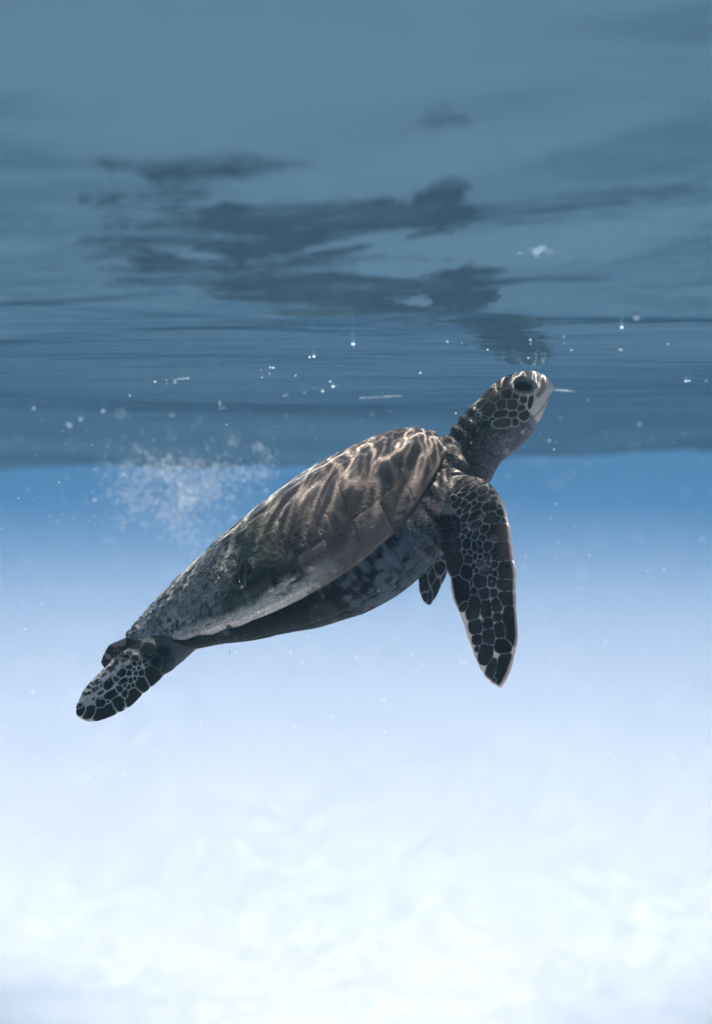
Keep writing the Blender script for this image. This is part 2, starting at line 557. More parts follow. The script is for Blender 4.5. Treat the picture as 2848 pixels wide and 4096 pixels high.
# ------------------------------------------------------------------ scales
def sites(rows, ox, oy, sc):
    out = []
    for r in rows:
        r = list(r) + [0] * (5 - len(r))
        cx, cy, rx, ry, an = r
        out.append((ox + cx / sc, oy + cy / sc, rx / sc, ry / sc, math.radians(an)))
    return out
FLIP_A = [(590,180,95,38,-20),(560,290,120,36,-35),(650,300,85,42,-38),(810,200,95,38,-20),(800,345,88,68,-30),(945,365,58,36,0),
  (475,405,85,40,-15),(330,485,50,62,-50),(615,440,112,66,-35),(820,465,98,60,-30),(980,480,60,42,0),(370,560,92,50,-60),(485,590,100,48,-55),
  (655,560,50,36,-60),(715,620,112,44,-35),(872,525,40,20,-20),(910,620,118,88,-15),(1075,605,48,30,20),(535,650,90,40,-50),(500,810,92,50,-50),
  (670,780,128,68,-40),(800,780,58,34,-45),(960,800,150,100,-5),(1145,850,48,44,0),(480,945,62,40,-40),(560,935,36,24,-30),(680,920,102,74,-35),
  (840,990,92,64,-40),(510,1030,55,45,-40),(590,1080,70,46,-50),(670,1090,90,52,-60),(800,1140,62,56,-40),(1060,1050,195,140,0),(460,1145,42,45,0),
  (540,1240,88,74,80),(660,1285,92,54,85),(745,1235,62,44,50),(895,1280,92,80,0),(1115,1370,185,145,0),(760,1352,52,54,0),(485,1388,46,42,0),
  (590,1382,60,46,45),(675,1450,66,38,95),(757,1450,46,36,0),(870,1452,66,66,0),(555,1500,88,68,80),(690,1537,20,22,0),(757,1577,62,66,0),
  (882,1577,50,36,0),(1000,1592,66,56,0),(645,1620,66,26,90),(1205,1690,165,150,0),(695,1690,44,46,0),(830,1690,78,82,0),(925,1690,62,34,90),
  (1010,1742,50,56,0),(340,1560,205,118,100),(520,1720,135,95,90),(200,880,108,104,0),(310,830,62,52,90),(270,1090,128,108,0),(215,1285,100,76,-20),
  (255,1440,104,70,-25),(380,1250,120,58,95),(390,960,120,48,90),(1080,730,60,80,80),(420,690,60,40,-60)]
FLIP_B = [(290,380,265,150,82),(485,240,72,28,90),(535,385,76,56,90),(640,205,112,130,0),(860,205,74,92,0),(1115,270,155,104,15),(715,435,95,108,0),
  (890,425,66,72,0),(1135,530,155,125,0),(345,650,110,74,-55),(520,690,225,118,97),(752,720,160,95,86),(952,640,95,122,0),(962,865,80,82,0),
  (1190,1010,340,112,86),(560,1035,115,130,0),(782,980,92,112,0),(1012,1105,110,132,0),(590,1275,88,92,0),(800,1230,108,155,0),(590,1450,44,50,0),
  (1065,1395,145,130,10),(745,1530,190,118,102),(850,1810,175,80,108),(1075,1810,270,128,102),(890,2040,72,42,110)]
REAR = [(610,330,70,45,-30),(695,330,84,38,-45),(800,345,42,40,0),(880,297,13,19,0),(920,316,26,30,0),(960,350,19,22,0),(795,410,31,28,0),(860,355,13,14,0),
  (855,408,23,26,0),(915,390,23,26,0),(940,435,28,23,0),(730,460,42,27,-10),(785,485,21,21,0),(850,472,23,25,0),(640,530,62,38,-35),(725,530,33,32,0),
  (810,530,23,27,0),(880,530,38,46,0),(565,602,42,34,-10),(480,660,74,46,-50),(385,690,21,22,0),(655,635,62,32,-35),(745,620,28,32,0),(800,600,25,28,0),
  (680,682,35,25,-20),(610,725,43,42,0),(720,697,33,31,0),(775,680,28,31,0),(505,800,95,46,-33),(680,790,40,48,0),(890,660,76,92,0),(1010,560,92,112,0),
  (770,825,115,72,-55),(600,905,78,82,0),(385,905,62,66,0),(465,880,23,30,0),(240,1010,90,62,-30),(425,1005,140,82,-25),(150,1000,60,50,-20),(380,770,40,16,-35),
  (110,935,42,30,0),(300,735,60,22,-30),(230,770,60,18,-28),(1080,400,80,90,0),(1040,335,16,18,0),(1000,335,16,18,0),(1180,420,90,90,0),(480,470,40,22,-35),
  (420,550,40,18,-35),(560,420,36,16,-35),(330,620,40,16,-35),(290,850,22,14,-30),(390,835,28,15,-30),(1150,280,80,70,0),(950,220,90,60,0),(800,180,100,50,0),(680,180,90,44,-15)]
HEADS = [(795,275,118,72,-35),(650,450,84,74,-45),(815,408,76,68,0),(572,612,104,92,-45),(750,562,72,60,-20),(892,562,70,64,0),(942,440,48,46,0),(1045,485,48,56,0),
  (1138,520,95,32,-78),(1015,612,54,46,-30),(740,685,92,46,-12),(905,690,62,42,-10),(1050,700,70,66,-40),(930,792,46,46,0),(765,805,118,58,-8),(535,738,46,20,15),
  (637,752,40,20,10),(500,540,100,44,-50),(590,400,150,34,-48),(470,690,34,18,-30),(395,650,50,26,-45),(700,280,120,28,-40),(860,170,60,22,-20)]
S_FLIP = sites(FLIP_A, 1740, 1880, 4.2) + sites(FLIP_B, 1780, 2280, 4.591)
S_REAR = sites(REAR, 280, 2520, 3.069)
S_HEAD = sites(HEADS, 1780, 1450, 3.325)
S_FAR = [(1698,2330,20,44,math.radians(5)),(1728,2300,16,40,math.radians(15)),(1745,2360,20,40,math.radians(10)),(1722,2385,12,30,math.radians(10)),
         (1700,2385,14,22,0),(1755,2270,22,26,0),(1712,2262,22,30,0),(1775,2315,10,30,math.radians(15)),(1735,2215,26,26,0),(1780,2210,24,26,0)]
def scale_field(S, idx):
    """D1 (1 at a scale's traced rim), gap to the second scale in px, id."""
    u, v = U[idx], Vv[idx]
    d1 = np.full(len(idx), 1e9); d2 = np.full(len(idx), 1e9); i1 = np.zeros(len(idx), int); s1 = np.ones(len(idx))
    for k, (cx, cy, rx, ry, an) in enumerate(S):
        x, y = u - cx, v - cy
        a = (x * math.cos(an) + y * math.sin(an)) / rx; b = (-x * math.sin(an) + y * math.cos(an)) / ry
        d = (np.abs(a) ** 2.5 + np.abs(b) ** 2.5) ** (1 / 2.5)
        g = math.sqrt(rx * ry)
        m = d < d1
        d2 = np.where(m, d1, np.minimum(d2, d)); d1 = np.where(m, d, d1); i1 = np.where(m, k, i1); s1 = np.where(m, g, s1)
    return d1, (d2 - d1) * s1 * 0.5, i1, s1
rs = np.random.default_rng(3)
height = np.zeros(nv)

# regions, in the side-view plane
def polyline_dist(pts, u=None, v=None):
    u = U if u is None else u; v = Vv if v is None else v
    best = np.full(len(u), 1e9)
    for (x0, y0), (x1, y1) in zip(pts[:-1], pts[1:]):
        dx, dy = x1 - x0, y1 - y0
        t = np.clip(((u - x0) * dx + (v - y0) * dy) / (dx * dx + dy * dy), 0, 1)
        best = np.minimum(best, np.hypot(u - x0 - t * dx, v - y0 - t * dy))
    return best
Yd = P[:, 1] - Y0
flip_near = (Yd < -0.085) & (U > 1735) & (Vv > 1900)
arm_w = sstep(-0.085, -0.118, Yd) * sstep(1745, 1800, U + 0.10 * (Vv - 1950))       # fades into wrinkled shoulder skin
rear_zone = (U < 860) & (Vv > 2540)
far_zone = (Yd > 0.07) & (U > 1600) & (Vv > 2190)
far_rear = (U < 700) & (Yd > 0.045) & (Vv > 2500)
# head axis coordinate: 0 at the neck joint, 1 at the beak
hx = ((U - 1975) * 0.80 + (1700 - Vv) * 0.60) / 265.0
hq = (-(U - 1975) * 0.60 + (1700 - Vv) * 0.80) / 115.0        # across: +1 crown, -1 throat
head_zone = (hx > -0.35) & (U > 1840) & (Vv < 1830) & (np.abs(Yd) < 0.09)

# ---- wrinkled, beaded skin on neck, shoulders and breast: bead sites scattered on the surface
from mathutils import kdtree
soft = (~rear_zone) & (U > 1480)
# local fold direction: around the neck
ndir = np.array((0.66, 0, 0.75))
def beads(mask, spacing, stretch, seed):
    """Nearest and second nearest bead distance with beads drawn out around the neck."""
    idx = np.nonzero(mask)[0]
    Q = P[idx].copy()
    along = Q @ ndir
    Q = Q + np.outer(along * (stretch - 1), ndir)      # squeeze beads along the neck axis
    r = np.random.default_rng(seed)
    order = r.permutation(len(idx))
    nsite = max(20, int(len(idx) * (VOX / spacing) ** 2 * 1.7))
    pick = order[:nsite]
    kd = kdtree.KDTree(nsite)
    for k, j in enumerate(pick): kd.insert(Q[j], k)
    kd.balance()
    f1 = np.empty(len(idx)); f2 = np.empty(len(idx)); wid = np.empty(len(idx), int)
    for k in range(len(idx)):
        n2 = kd.find_n(Q[k], 2)
        f1[k] = n2[0][2]; f2[k] = n2[1][2]; wid[k] = n2[0][1]
    return idx, f1, f2, wid
neck_w = sstep(0.12, -0.12, hx + 0.10 * np.clip(hq, -1, 1)) * (U > 1500) * (Vv < 2300)
neck_mask = soft & (((hx < 0.45) & (U > 1600) & (Vv < 2330)))
bi, f1, f2, wid = beads(neck_mask & (N[:, 1] < 0.55), 0.0078, 1.7, 4)
gap = np.clip((f2 - f1) / 0.0042, 0, 1)
bead_h = np.zeros(nv); bead_g = np.ones(nv); bead_r = np.zeros(nv)
bead_h[bi] = np.sqrt(gap); bead_g[bi] = gap
bead_r[bi] = np.random.default_rng(2).random(wid.max() + 1)[wid]
# broad folds ringing the neck
ax_n = P @ ndir
fold_ph = (ax_n * 2 * math.pi / 0.021) + 3.0 * fbm(P * 14, 3) + 0.8 * np.sin(hq * 2.2)
folds = 1 - np.abs(np.sin(fold_ph * 0.5)) ** 1.5
fold_w = neck_w * sstep(1990, 1880, U + 0.35 * (Vv - 1750)) * sstep(1600, 1740, U)
# ------------------------------------------------------------------ compose relief + colour
c_plate = np.array((0.016, 0.0145, 0.014)); c_seam = np.array((0.26, 0.29, 0.25))
c_neck = np.array((0.072, 0.075, 0.064)); c_neck_hi = np.array((0.24, 0.21, 0.175))
c_throat = np.array((0.105, 0.103, 0.118)); c_cream = np.array((0.43, 0.38, 0.335))
c_skin = np.array((0.32, 0.25, 0.21)); c_belly = np.array((0.070, 0.086, 0.100)); c_pink = np.array((0.62, 0.48, 0.41))
n_big = fbm(P * 22, 4); n_mid = fbm(P * 70, 4); n_fine = fbm(P * 220, 3)

col = np.repeat(c_neck[None], nv, 0)
# shoulder skin warmer and paler, breast bluish pale
sh = sstep(1870, 1760, U + 0.15 * (Vv - 1950)) * (hx < 0.3)
col = mixc(col, c_skin, sh * sstep(0.30, 0.60, n_mid * 0.6 + 0.4 * bead_r + 0.12 * bead_g) * 0.9)
be = sstep(2030, 2130, Vv + 0.15 * (U - 1700)) * (U > 1450)
beast = mixc(c_belly, np.array((0.022, 0.025, 0.027)), sstep(0.46, 0.58, fbm(P * 45 + 3, 4)) * 0.8)
col = mixc(col, np.zeros(3), 0) * (1 - be[:, None]) + beast * be[:, None]
th = sstep(-0.15, -0.75, hq) * sstep(-0.9, -0.2, hx)
col = mixc(col, c_throat, th * 0.9)
col = col * (0.40 + 0.95 * bead_g ** 0.8)[:, None]
tipw = np.clip(bead_g - 0.55, 0, 1) * 2.2 * sstep(0.45, 0.9, bead_r)
col = mixc(col, c_neck_hi * (1 + 0.6 * sh[:, None]), tipw * 0.55 * (1 - be))
height += neck_mask * (0.0019 * bead_h + 0.0004 * n_fine) * sstep(0.14, -0.10, hx + 0.08 * np.clip(hq, -1, 1))
height += 0.0042 * folds * fold_w
col = col * (1 - 0.45 * fold_w * (1 - folds))[:, None]

# head shields
hi = np.nonzero(head_zone & (hx > -0.32))[0]
d1, gp, i1, s1 = scale_field(S_HEAD, hi)
hw_ = sstep(-0.22, 0.02, hx[hi] + 0.12 * np.clip(hq[hi], -1, 1)) * sstep(-0.98, -0.72, hq[hi] + 0.25*sstep(.2,.6,hx[hi]))
crown_ = sstep(0.25, 0.5, hq[hi])
plate = sstep(0.5, 2.4, gp) * sstep(1.17 + 0.9 * crown_, 1.02 + 0.9 * crown_, d1)
# pale face: beak, brow and cheek ahead of the shields
face = sstep(0.50, 0.66, hx[hi] + 0.14 * np.clip(hq[hi], -1, 1.2))
face = np.maximum(face, sstep(0.52, 0.60, hx[hi]) * (hq[hi] < 0.2))
var = np.random.default_rng(8).random(len(S_HEAD))[i1]
out_ = (sstep(1.18, 1.45, d1) * (1 - crown_))[:, None] * (1 - face[:, None])
hc = mixc(c_seam * 0.95, (c_plate + np.array((0.014, 0.009, 0.006))) * (1.2 + 1.3 * var[:, None]), plate) * (1 - out_) + col[hi] * out_
hc = mixc(hc, np.array((0.12, 0.096, 0.080)), plate * sstep(0.45, 1.0, hq[hi]) * 0.75)      # crown shields browner
cream = mixc(c_cream, np.array((0.30, 0.245, 0.20)), sstep(0.55, 0.70, fbm(P[hi] * 60 + 9, 3)) * 0.5)
hc = hc * (1 - (face * (1 - plate))[:, None]) + cream * (face * (1 - plate))[:, None]
# brown streak from nostril to the mouth corner, dark mouth line
st_d = polyline_dist([(2158,1512),(2176,1532),(2172,1556),(2152,1580)], U[hi], Vv[hi])
hc = mixc(hc, np.array((0.17, 0.125, 0.10)), sstep(15, 5, st_d) * 0.85)
mo = polyline_dist([(2200,1578),(2186,1606),(2166,1640),(2142,1662),(2122,1668)], U[hi], Vv[hi])
hc = mixc(hc, np.array((0.05, 0.045, 0.045)), sstep(5.0, 1.5, mo) * 0.45)
jaw = sstep(2, -16, mo * 0 + (hq[hi] + 0.62) * 100 * 0) * 0
# eyelids: dark ring with a pale outer rim
ex, ey = U[hi] - 2096, Vv[hi] - 1543
ea = math.radians(12)
er = np.sqrt(((ex * math.cos(ea) + ey * math.sin(ea)) / 43) ** 2 + ((-ex * math.sin(ea) + ey * math.cos(ea)) / 28) ** 2)
lid = sstep(1.35, 1.18, er)
hc = mixc(hc, np.array((0.21, 0.20, 0.175)), lid * 0.9)
rimr = np.exp(-((er - 1.40) / 0.10) ** 2)
hc = mixc(hc, c_cream * 0.8, rimr * 0.7)
col[hi] = col[hi] * (1 - hw_[:, None]) + hc * hw_[:, None]
height[hi] += hw_ * (0.0013 * np.sqrt(np.clip(gp / 5, 0, 1)) * sstep(1.25, 1.0, d1) * (1 - face))
height[hi] += hw_ * (-0.0014 * sstep(6, 1, mo)) + 0.0016 * np.exp(-((er - 1.22) / 0.16) ** 2) - 0.003 * sstep(1.05, 0.8, er)

# near front flipper
fi = np.nonzero(flip_near)[0]
d1, gp, i1, s1 = scale_field(S_FLIP, fi)
aw = arm_w[fi]
plate = sstep(0.3, 1.9, gp) * sstep(1.30, 1.10, d1)
seam_c = mixc(c_seam * 1.1, np.array((0.17, 0.20, 0.225)), sstep(2000, 2130, Vv[fi]))
var = np.random.default_rng(9).random(len(S_FLIP))[i1]
pl = c_plate * (0.45 + 0.9 * var[:, None]) 
pl = mixc(pl, np.array((0.060, 0.042, 0.034)), sstep(2150, 1990, Vv[fi]) * 0.6 * (0.5 + n_mid[fi]))
fc = mixc(seam_c, pl, plate)
out_ = (sstep(1.25, 1.6, d1) * sstep(2060, 2000, Vv[fi]))[:, None]
fc = fc * (1 - out_) + col[fi] * out_
lead_px = polyline_dist([(r[0], r[1]) for r in NEAR_FLIP[3:]], U[fi], Vv[fi])
fc = mixc(fc, np.array((0.13, 0.088, 0.066)), plate * sstep(75, 8, lead_px) * sstep(2420, 2200, Vv[fi]) * 0.7 * sstep(.3, .6, n_mid[fi]))  # sun glow through thin plates painted brown near the leading edge
# pale scalloped trailing margin ; leading rim pale, with sun backlight painted in
lead_e = polyline_dist([(r[0], r[1]) for r in NEAR_FLIP[3:]], U[fi], Vv[fi])
trail_e = polyline_dist([(r[3], r[4]) for r in NEAR_FLIP[8:]], U[fi], Vv[fi])
pale = sstep(1.14, 1.30, d1) * sstep(2380, 2450, Vv[fi])
pale = np.maximum(pale, sstep(16, 5, lead_e) * sstep(1950, 2050, Vv[fi]) * 0.9)
pale = np.maximum(pale, sstep(10, 3, trail_e) * sstep(2270, 2330, Vv[fi]))
fc = mixc(fc, c_pink, pale)
# the inner face and the trailing lobes by the armpit are nearly black
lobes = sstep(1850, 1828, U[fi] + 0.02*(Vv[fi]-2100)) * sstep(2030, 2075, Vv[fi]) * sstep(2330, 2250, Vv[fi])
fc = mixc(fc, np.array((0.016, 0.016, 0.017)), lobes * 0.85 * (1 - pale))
col[fi] = col[fi] * (1 - aw[:, None]) + fc * aw[:, None]
height[fi] = height[fi] * (1 - aw) + aw * 0.0017 * np.sqrt(np.clip(gp / 6, 0, 1)) * sstep(1.4, 1.0, d1)

# hind flippers
ri = np.nonzero(rear_zone)[0]
d1, gp, i1, s1 = scale_field(S_REAR, ri)
plate = sstep(0.6, 2.4, gp) * sstep(1.28, 1.08, d1)
ur, vr = U[ri], Vv[ri]
across = ((ur - 420) * 0.64 + (vr - 2720) * 0.77)      # + towards the lower leading edge
pal = sstep(35, -25, across) * sstep(2560, 2640, vr) * sstep(640, 540, ur)
specks = sstep(0.50, 0.60, fbm(np.stack([ur * 0.05 + vr * 0.035, vr * 0.10 - ur * 0.08, 0 * ur], -1), 4))
rc = mixc(np.array((0.38, 0.39, 0.335)), c_plate * 0.8, plate)
rc = mixc(rc, mixc(np.array((0.62, 0.56, 0.49)), np.array((0.04, 0.038, 0.036)), specks), pal * (1 - 0.75 * plate))
dark_root = sstep(545, 600, ur + 0.75 * (2640 - vr))
rc = mixc(rc, np.array((0.013, 0.014, 0.015)), dark_root * sstep(-30, 60, across + (2640 - vr)) * 0.85)
bl = sstep(0.45, 0.60, fbm(P[ri] * 55, 3))
rc = mixc(rc, np.array((0.06, 0.07, 0.08)), bl * sstep(640, 720, ur) * sstep(60, 110, across + 0.2 * (ur - 640)) * 0.8)
fr_ = far_rear[ri]
rc = np.where(fr_[:, None], mixc(c_plate * 0.9, np.array((0.28, 0.24, 0.20)), sstep(0.52, 0.62, fbm(P[ri] * 80, 4)) * 0.6), rc)
col[ri] = rc
height[ri] += 0.0014 * np.sqrt(np.clip(gp / 5, 0, 1)) * sstep(1.4, 1.0, d1) * (~fr_)

# far front flipper
qi = np.nonzero(far_zone)[0]
d1, gp, i1, s1 = scale_field(S_FAR, qi)
plate = sstep(1.0, 4.0, gp) * sstep(1.25, 1.02, d1)
col[qi] = mixc(np.array((0.11, 0.125, 0.14)), c_plate, plate)
height[qi] += 0.0008 * plate

height += 0.00025 * (n_fine - 0.5)
col *= (0.80 + 0.40 * n_mid)[:, None]
P2 = P + N * relax(height, 1)[:, None]
body_me.vertices.foreach_set("co", P2.astype(np.float32).ravel())
body_me.update()
body_me.polygons.foreach_set("use_smooth", np.ones(len(body_me.polygons), dtype=bool))
set_color(body_me, "tint", np.clip(col, 0.004, 0.9))

def skin_material(name, rough, bump_scale, bump_dist, spec=0.4, mottling=0.25, speck=0.0):
    m, t = new_mat(name)
    p = t.n("TexCoord").outputs["Object"]
    n1 = t.noise(p, bump_scale, 4.0, 0.6)
    n2 = t.noise(p, bump_scale * 0.2, 3.0, 0.6)
    c = t.attr("tint", "Color")
    k = t.math('ADD', t.math('MULTIPLY', n2.outputs[0], mottling * 2), 1.0 - mottling)
    if speck:
        n3 = t.noise(p, 480.0, 2.0, 0.7)
        sa = t.math('MULTIPLY', t.attr('growth'), speck)
        k = t.math('MULTIPLY', k, t.math('ADD', t.math('SUBTRACT', 1.0, t.math('MULTIPLY', sa, 0.55)), t.math('MULTIPLY', t.ramp(n3.outputs[0], 0.48, 0.72), t.math('MULTIPLY', sa, 2.2))))
    cc = t.n("VectorMath", operation='SCALE'); t.put(cc.inputs[0], c); t.put(cc.inputs["Scale"], k)
    b = t.n("BsdfPrincipled")
    t.put(b.inputs["Base Color"], cc.outputs[0])
    t.put(b.inputs["Roughness"], t.math('ADD', rough, t.math('MULTIPLY', n2.outputs[0], 0.25)))
    b.inputs["Specular IOR Level"].default_value = spec
    t.put(b.inputs["Normal"], t.bump(n1.outputs[0], 0.6, bump_dist))
    t.t.links.new(b.outputs[0], t.out.inputs[0])
    return m
m_skin = skin_material("turtle_skin", 0.5, 420.0, 0.0012, 0.07)
body = part("body", body_me, m_skin)

# ------------------------------------------------------------------ eyes
m_eye, t = new_mat("turtle_eye")
b = t.n("BsdfPrincipled")
b.inputs["Base Color"].default_value = (0.022, 0.025, 0.027, 1)
b.inputs["Roughness"].default_value = 0.3
b.inputs["Specular IOR Level"].default_value = 0.06
t.t.links.new(b.outputs[0], t.out.inputs[0])
near_pick = np.nonzero((np.hypot(U - 2096, Vv - 1543) < 26) & (Yd < 0))[0]
ey_y = P[near_pick, 1].min()
for side in (-1, 1):
    bm = bmesh.new()
    bmesh.ops.create_uvsphere(bm, u_segments=40, v_segments=24, radius=1.0)
    me = bpy.data.meshes.new("eye"); bm.to_mesh(me); bm.free()
    c = px(2096, 1543, (ey_y - Y0))
    yy = c[1] + 0.0082 if side < 0 else 2 * Y0 - c[1] - 0.0082
    M = Matrix.Translation((c[0], yy, c[2])) @ Matrix.Rotation(math.radians(12), 4, 'Y') @ Matrix.Diagonal((37 * K, 0.0082, 22.5 * K, 1))
    me.transform(M)
    me.polygons.foreach_set("use_smooth", np.ones(len(me.polygons), dtype=bool))
    part("eye", me, m_eye)

# ------------------------------------------------------------------ carapace
NA, NB = 460, 420
a1 = np.linspace(0, 1, NA) ** 1.0
b1 = np.sin(np.linspace(-1, 1, NB) * math.pi / 2 * 0.985) / math.sin(math.pi / 2 * 0.985)
A, B = np.meshgrid(a1, b1, indexing='ij')
Wd = shell_w(A); Zc = carapace_z(A, B)
S0 = shell_frame(A, B * Wd, Zc)
def grid_normals(S):
    n = np.cross(np.gradient(S, axis=0), np.gradient(S, axis=1))
    n /= np.linalg.norm(n, axis=-1, keepdims=True) + 1e-12
    if (n[NA // 2, NB // 2] @ e_t) < 0: n = -n
    return n
Nn = grid_normals(S0)
# scute seams: vertebral row, costal rows, marginal ring
absb = np.abs(B)
def tri(x): return np.abs((x % 1.0) - 0.5) * 2
vs = [.06, .24, .43, .62, .80, .93]
vi = np.searchsorted(vs, A)
vlo = np.array([-.05] + vs)[vi]; vhi = np.array(vs + [1.05])[vi]
vf = (A - vlo) / (vhi - vlo)
bv = 0.27 + 0.10 * (1 - np.abs(2 * vf - 1))            # hexagonal vertebrals
cs_ = [.15, .34, .53, .71, .86]
ci = np.searchsorted(cs_, A + 0.05 * (absb - 0.5))
cl = np.array([-.05] + cs_)[ci]; ch = np.array(cs_ + [1.05])[ci]
Ac = A + 0.05 * (absb - 0.5)
bm_ = 0.845
is_v = absb < bv; is_m = absb > bm_; is_c = ~is_v & ~is_m
mi = np.floor(A * 12.5 + 0.35 * absb)
d_vc = np.abs(absb - bv) * Wd
d_vt = np.where(is_v, np.minimum(np.abs(A - vlo), np.abs(vhi - A)) * SHELL_L, 1)
d_ct = np.where(is_c, np.minimum(np.abs(Ac - cl), np.abs(ch - Ac)) * SHELL_L, 1)
d_m = np.abs(absb - bm_) * Wd
mf = (A * 12.5 + 0.35 * absb) % 1.0
d_mt = np.where(is_m, np.minimum(mf, 1 - mf) / 12.5 * SHELL_L, 1)
seam_d = np.minimum.reduce([d_vc, d_vt, d_ct, d_m, d_mt])
sid = np.where(is_v, vi, np.where(is_c, 10 + ci + 8 * (B > 0), 40 + mi + 20 * (B > 0))).astype(int)
# radiating streaks inside each scute, spreading from its rear upper corner
Q0 = S0
ac0 = np.where(is_v, vlo + 0.25 * (vhi - vlo), np.where(is_c, cl + 0.12, A))
bc0 = np.where(is_v, 0.0, 0.42)
px_ = (A - ac0) * SHELL_L; py_ = (absb - bc0) * 0.22
ang = np.arctan2(py_, px_); rad = np.hypot(px_, py_)
streak = fbm(np.stack([ang * 9.0 + sid * 3.1, rad * 26.0, sid * 1.7 + 0 * ang], -1), 3)
streak = sstep(0.56, 0.72, streak) * sstep(0.25, 0.6, fbm(Q0 * 12 + 40, 3))
Q = S0
nb1 = fbm(Q * 9, 5); nb2 = fbm(Q * 34 + 5, 5); nb3 = fbm(Q * 120 + 9, 4); nb4 = fbm(Q * 300, 3)
front = sstep(0.42, 0.70, A + 0.10 * (nb1 - 0.5))
rear = sstep(0.42, 0.20, A + 0.05 * absb + 0.14 * (nb1 - 0.5) - 0.10 * (1 - absb))
crest = sstep(0.55, 0.10, absb) * 0  
rimw = sstep(0.915, 0.975, absb + 0.09 * (nb2 - 0.5) + 0.06 * (nb1 - .5))
brown = np.array((0.205, 0.160, 0.135)); tan = np.array((0.38, 0.295, 0.24)); olive = np.array((0.024, 0.030, 0.022))
grey = np.array((0.30, 0.297, 0.295)); black = np.array((0.012, 0.013, 0.013)); pale = np.array((0.40, 0.35, 0.30))
cc = mixc(olive, np.array((0.015, 0.017, 0.016)), sstep(0.45, 0.60, nb2))
cc = mixc(cc, np.array((0.095, 0.108, 0.080)), sstep(0.48, 0.66, fbm(Q * 30 + 31, 5, 0.6)) * 0.75 * (1 - front))
cc = mixc(cc, brown, front)
cc = mixc(cc, tan, streak * (0.25 + 0.55 * front) * (1 - rear))
gr_ = mixc(grey, black, sstep(0.50, 0.66, nb3) * 0.85)
gr_ = mixc(gr_, np.array((0.12, 0.145, 0.115)), sstep(0.45, 0.6, nb2) * 0.6)
cc = mixc(cc, gr_, rear * 0.95)
# sun highlight painted pale along the crest, and a pale rim
crest_lit = sstep(0.50, 0.64, fbm(np.stack([A * 18, B * 26, nb1], -1) * 1.0, 4))
cc = mixc(cc, np.array((0.46, 0.44, 0.40)), crest_lit * sstep(0.55, 0.05, np.abs(B - 0.10)) * sstep(0.05, .2, A) * (1 - 0.55*front) * 0.85)
cc = mixc(cc, pale * 1.5, rimw * sstep(0.72, 0.50, A) * sstep(0.10, 0.36, A) * sstep(0.36, 0.58, fbm(np.stack([A * 30, absb * 60, nb2], -1), 4) + 0.16 * sstep(0.62, 0.45, A)))  # rim's own pale tone, raised further to look strongly lit
cr_ = sstep(0.42, 0.12, np.abs(B - 0.14)) * sstep(0.03, .12, A) * sstep(0.80, 0.60, A)  # second band of crest highlight put into the colour
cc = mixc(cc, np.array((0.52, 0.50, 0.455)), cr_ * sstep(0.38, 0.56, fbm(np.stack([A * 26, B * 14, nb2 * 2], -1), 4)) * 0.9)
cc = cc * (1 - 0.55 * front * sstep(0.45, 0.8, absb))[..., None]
# white grazes
graze = sstep(0.735, 0.765, fbm(Q * 26 + 77, 3))
cc = mixc(cc, np.array((0.28, 0.275, 0.26)), graze * 0.7)
sm_ = np.exp(-(seam_d / 0.0020) ** 2)
cc = mixc(cc, np.array((0.12, 0.10, 0.08)), sm_ * (0.45 * front + 0.10) * sstep(.35, .55, nb2))
hgt = -0.0009 * np.exp(-(seam_d / 0.0022) ** 2) * (1 - 0.8 * rear) + 0.0006 * streak * front
hgt += (0.0065 * (nb3 - 0.5) + 0.0024 * (nb4 - 0.5)) * (0.08 + 0.92 * rear) + 0.0025 * (nb2 - 0.5) * (0.25 + 0.75 * rear)
hgt += (0.0022 * (nb3 - 0.5) + 0.0010 * (nb4 - .5)) * (1 - rear) * (1 - 0.6 * front)
hgt += 0.0045 * sstep(0.90, 0.955, absb) * sstep(0.12, 0.30, A) * sstep(0.68, 0.5, A) * (0.45 + 1.1 * (fbm(np.stack([A * 22, B * 0 + 3.0, 0 * A], -1), 3) - 0.1))
# scalloped rear margin
scal = 0.012 * sstep(0.85, 1.0, absb) * (0.5 - tri(A * 12.5 + 0.35)) * sstep(0.45, 0.2, A)
hgt = hgt * sstep(1.0, 0.985, absb)
S1 = S0 + Nn * hgt[..., None] + (e_l[None, None] * np.sign(B)[..., None]) * scal[..., None] * 0.6
# turned-under lip so the rim has thickness
def lip(side):
    e = S1[:, 0 if side < 0 else -1]
    rows = []
    for k, (inn, dn) in enumerate(((0.003, 0.004), (0.010, 0.008), (0.022, 0.012), (0.040, 0.014))):
        w = np.minimum(shell_w(a1) * 0.9, inn)
        rows.append(e - np.sign(side) * w[:, None] * e_l - (dn * np.minimum(1, shell_w(a1) / 0.08))[:, None] * e_t)
    return rows
Ln = lip(-1)[::-1]; Lf = lip(1)
full = np.stack(Ln + [S1[:, j] for j in range(NB)] + Lf, axis=1)
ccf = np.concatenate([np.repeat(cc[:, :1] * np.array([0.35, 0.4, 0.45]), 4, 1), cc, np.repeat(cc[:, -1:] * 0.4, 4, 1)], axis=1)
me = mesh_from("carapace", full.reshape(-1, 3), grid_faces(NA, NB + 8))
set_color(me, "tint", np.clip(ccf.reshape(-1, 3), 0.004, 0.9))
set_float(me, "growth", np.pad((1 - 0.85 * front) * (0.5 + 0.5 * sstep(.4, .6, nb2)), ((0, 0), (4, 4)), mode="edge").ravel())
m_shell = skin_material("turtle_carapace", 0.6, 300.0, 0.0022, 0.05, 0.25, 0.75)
part("carapace", me, m_shell, label="domed brown and green carapace furred grey with algae at its rear")

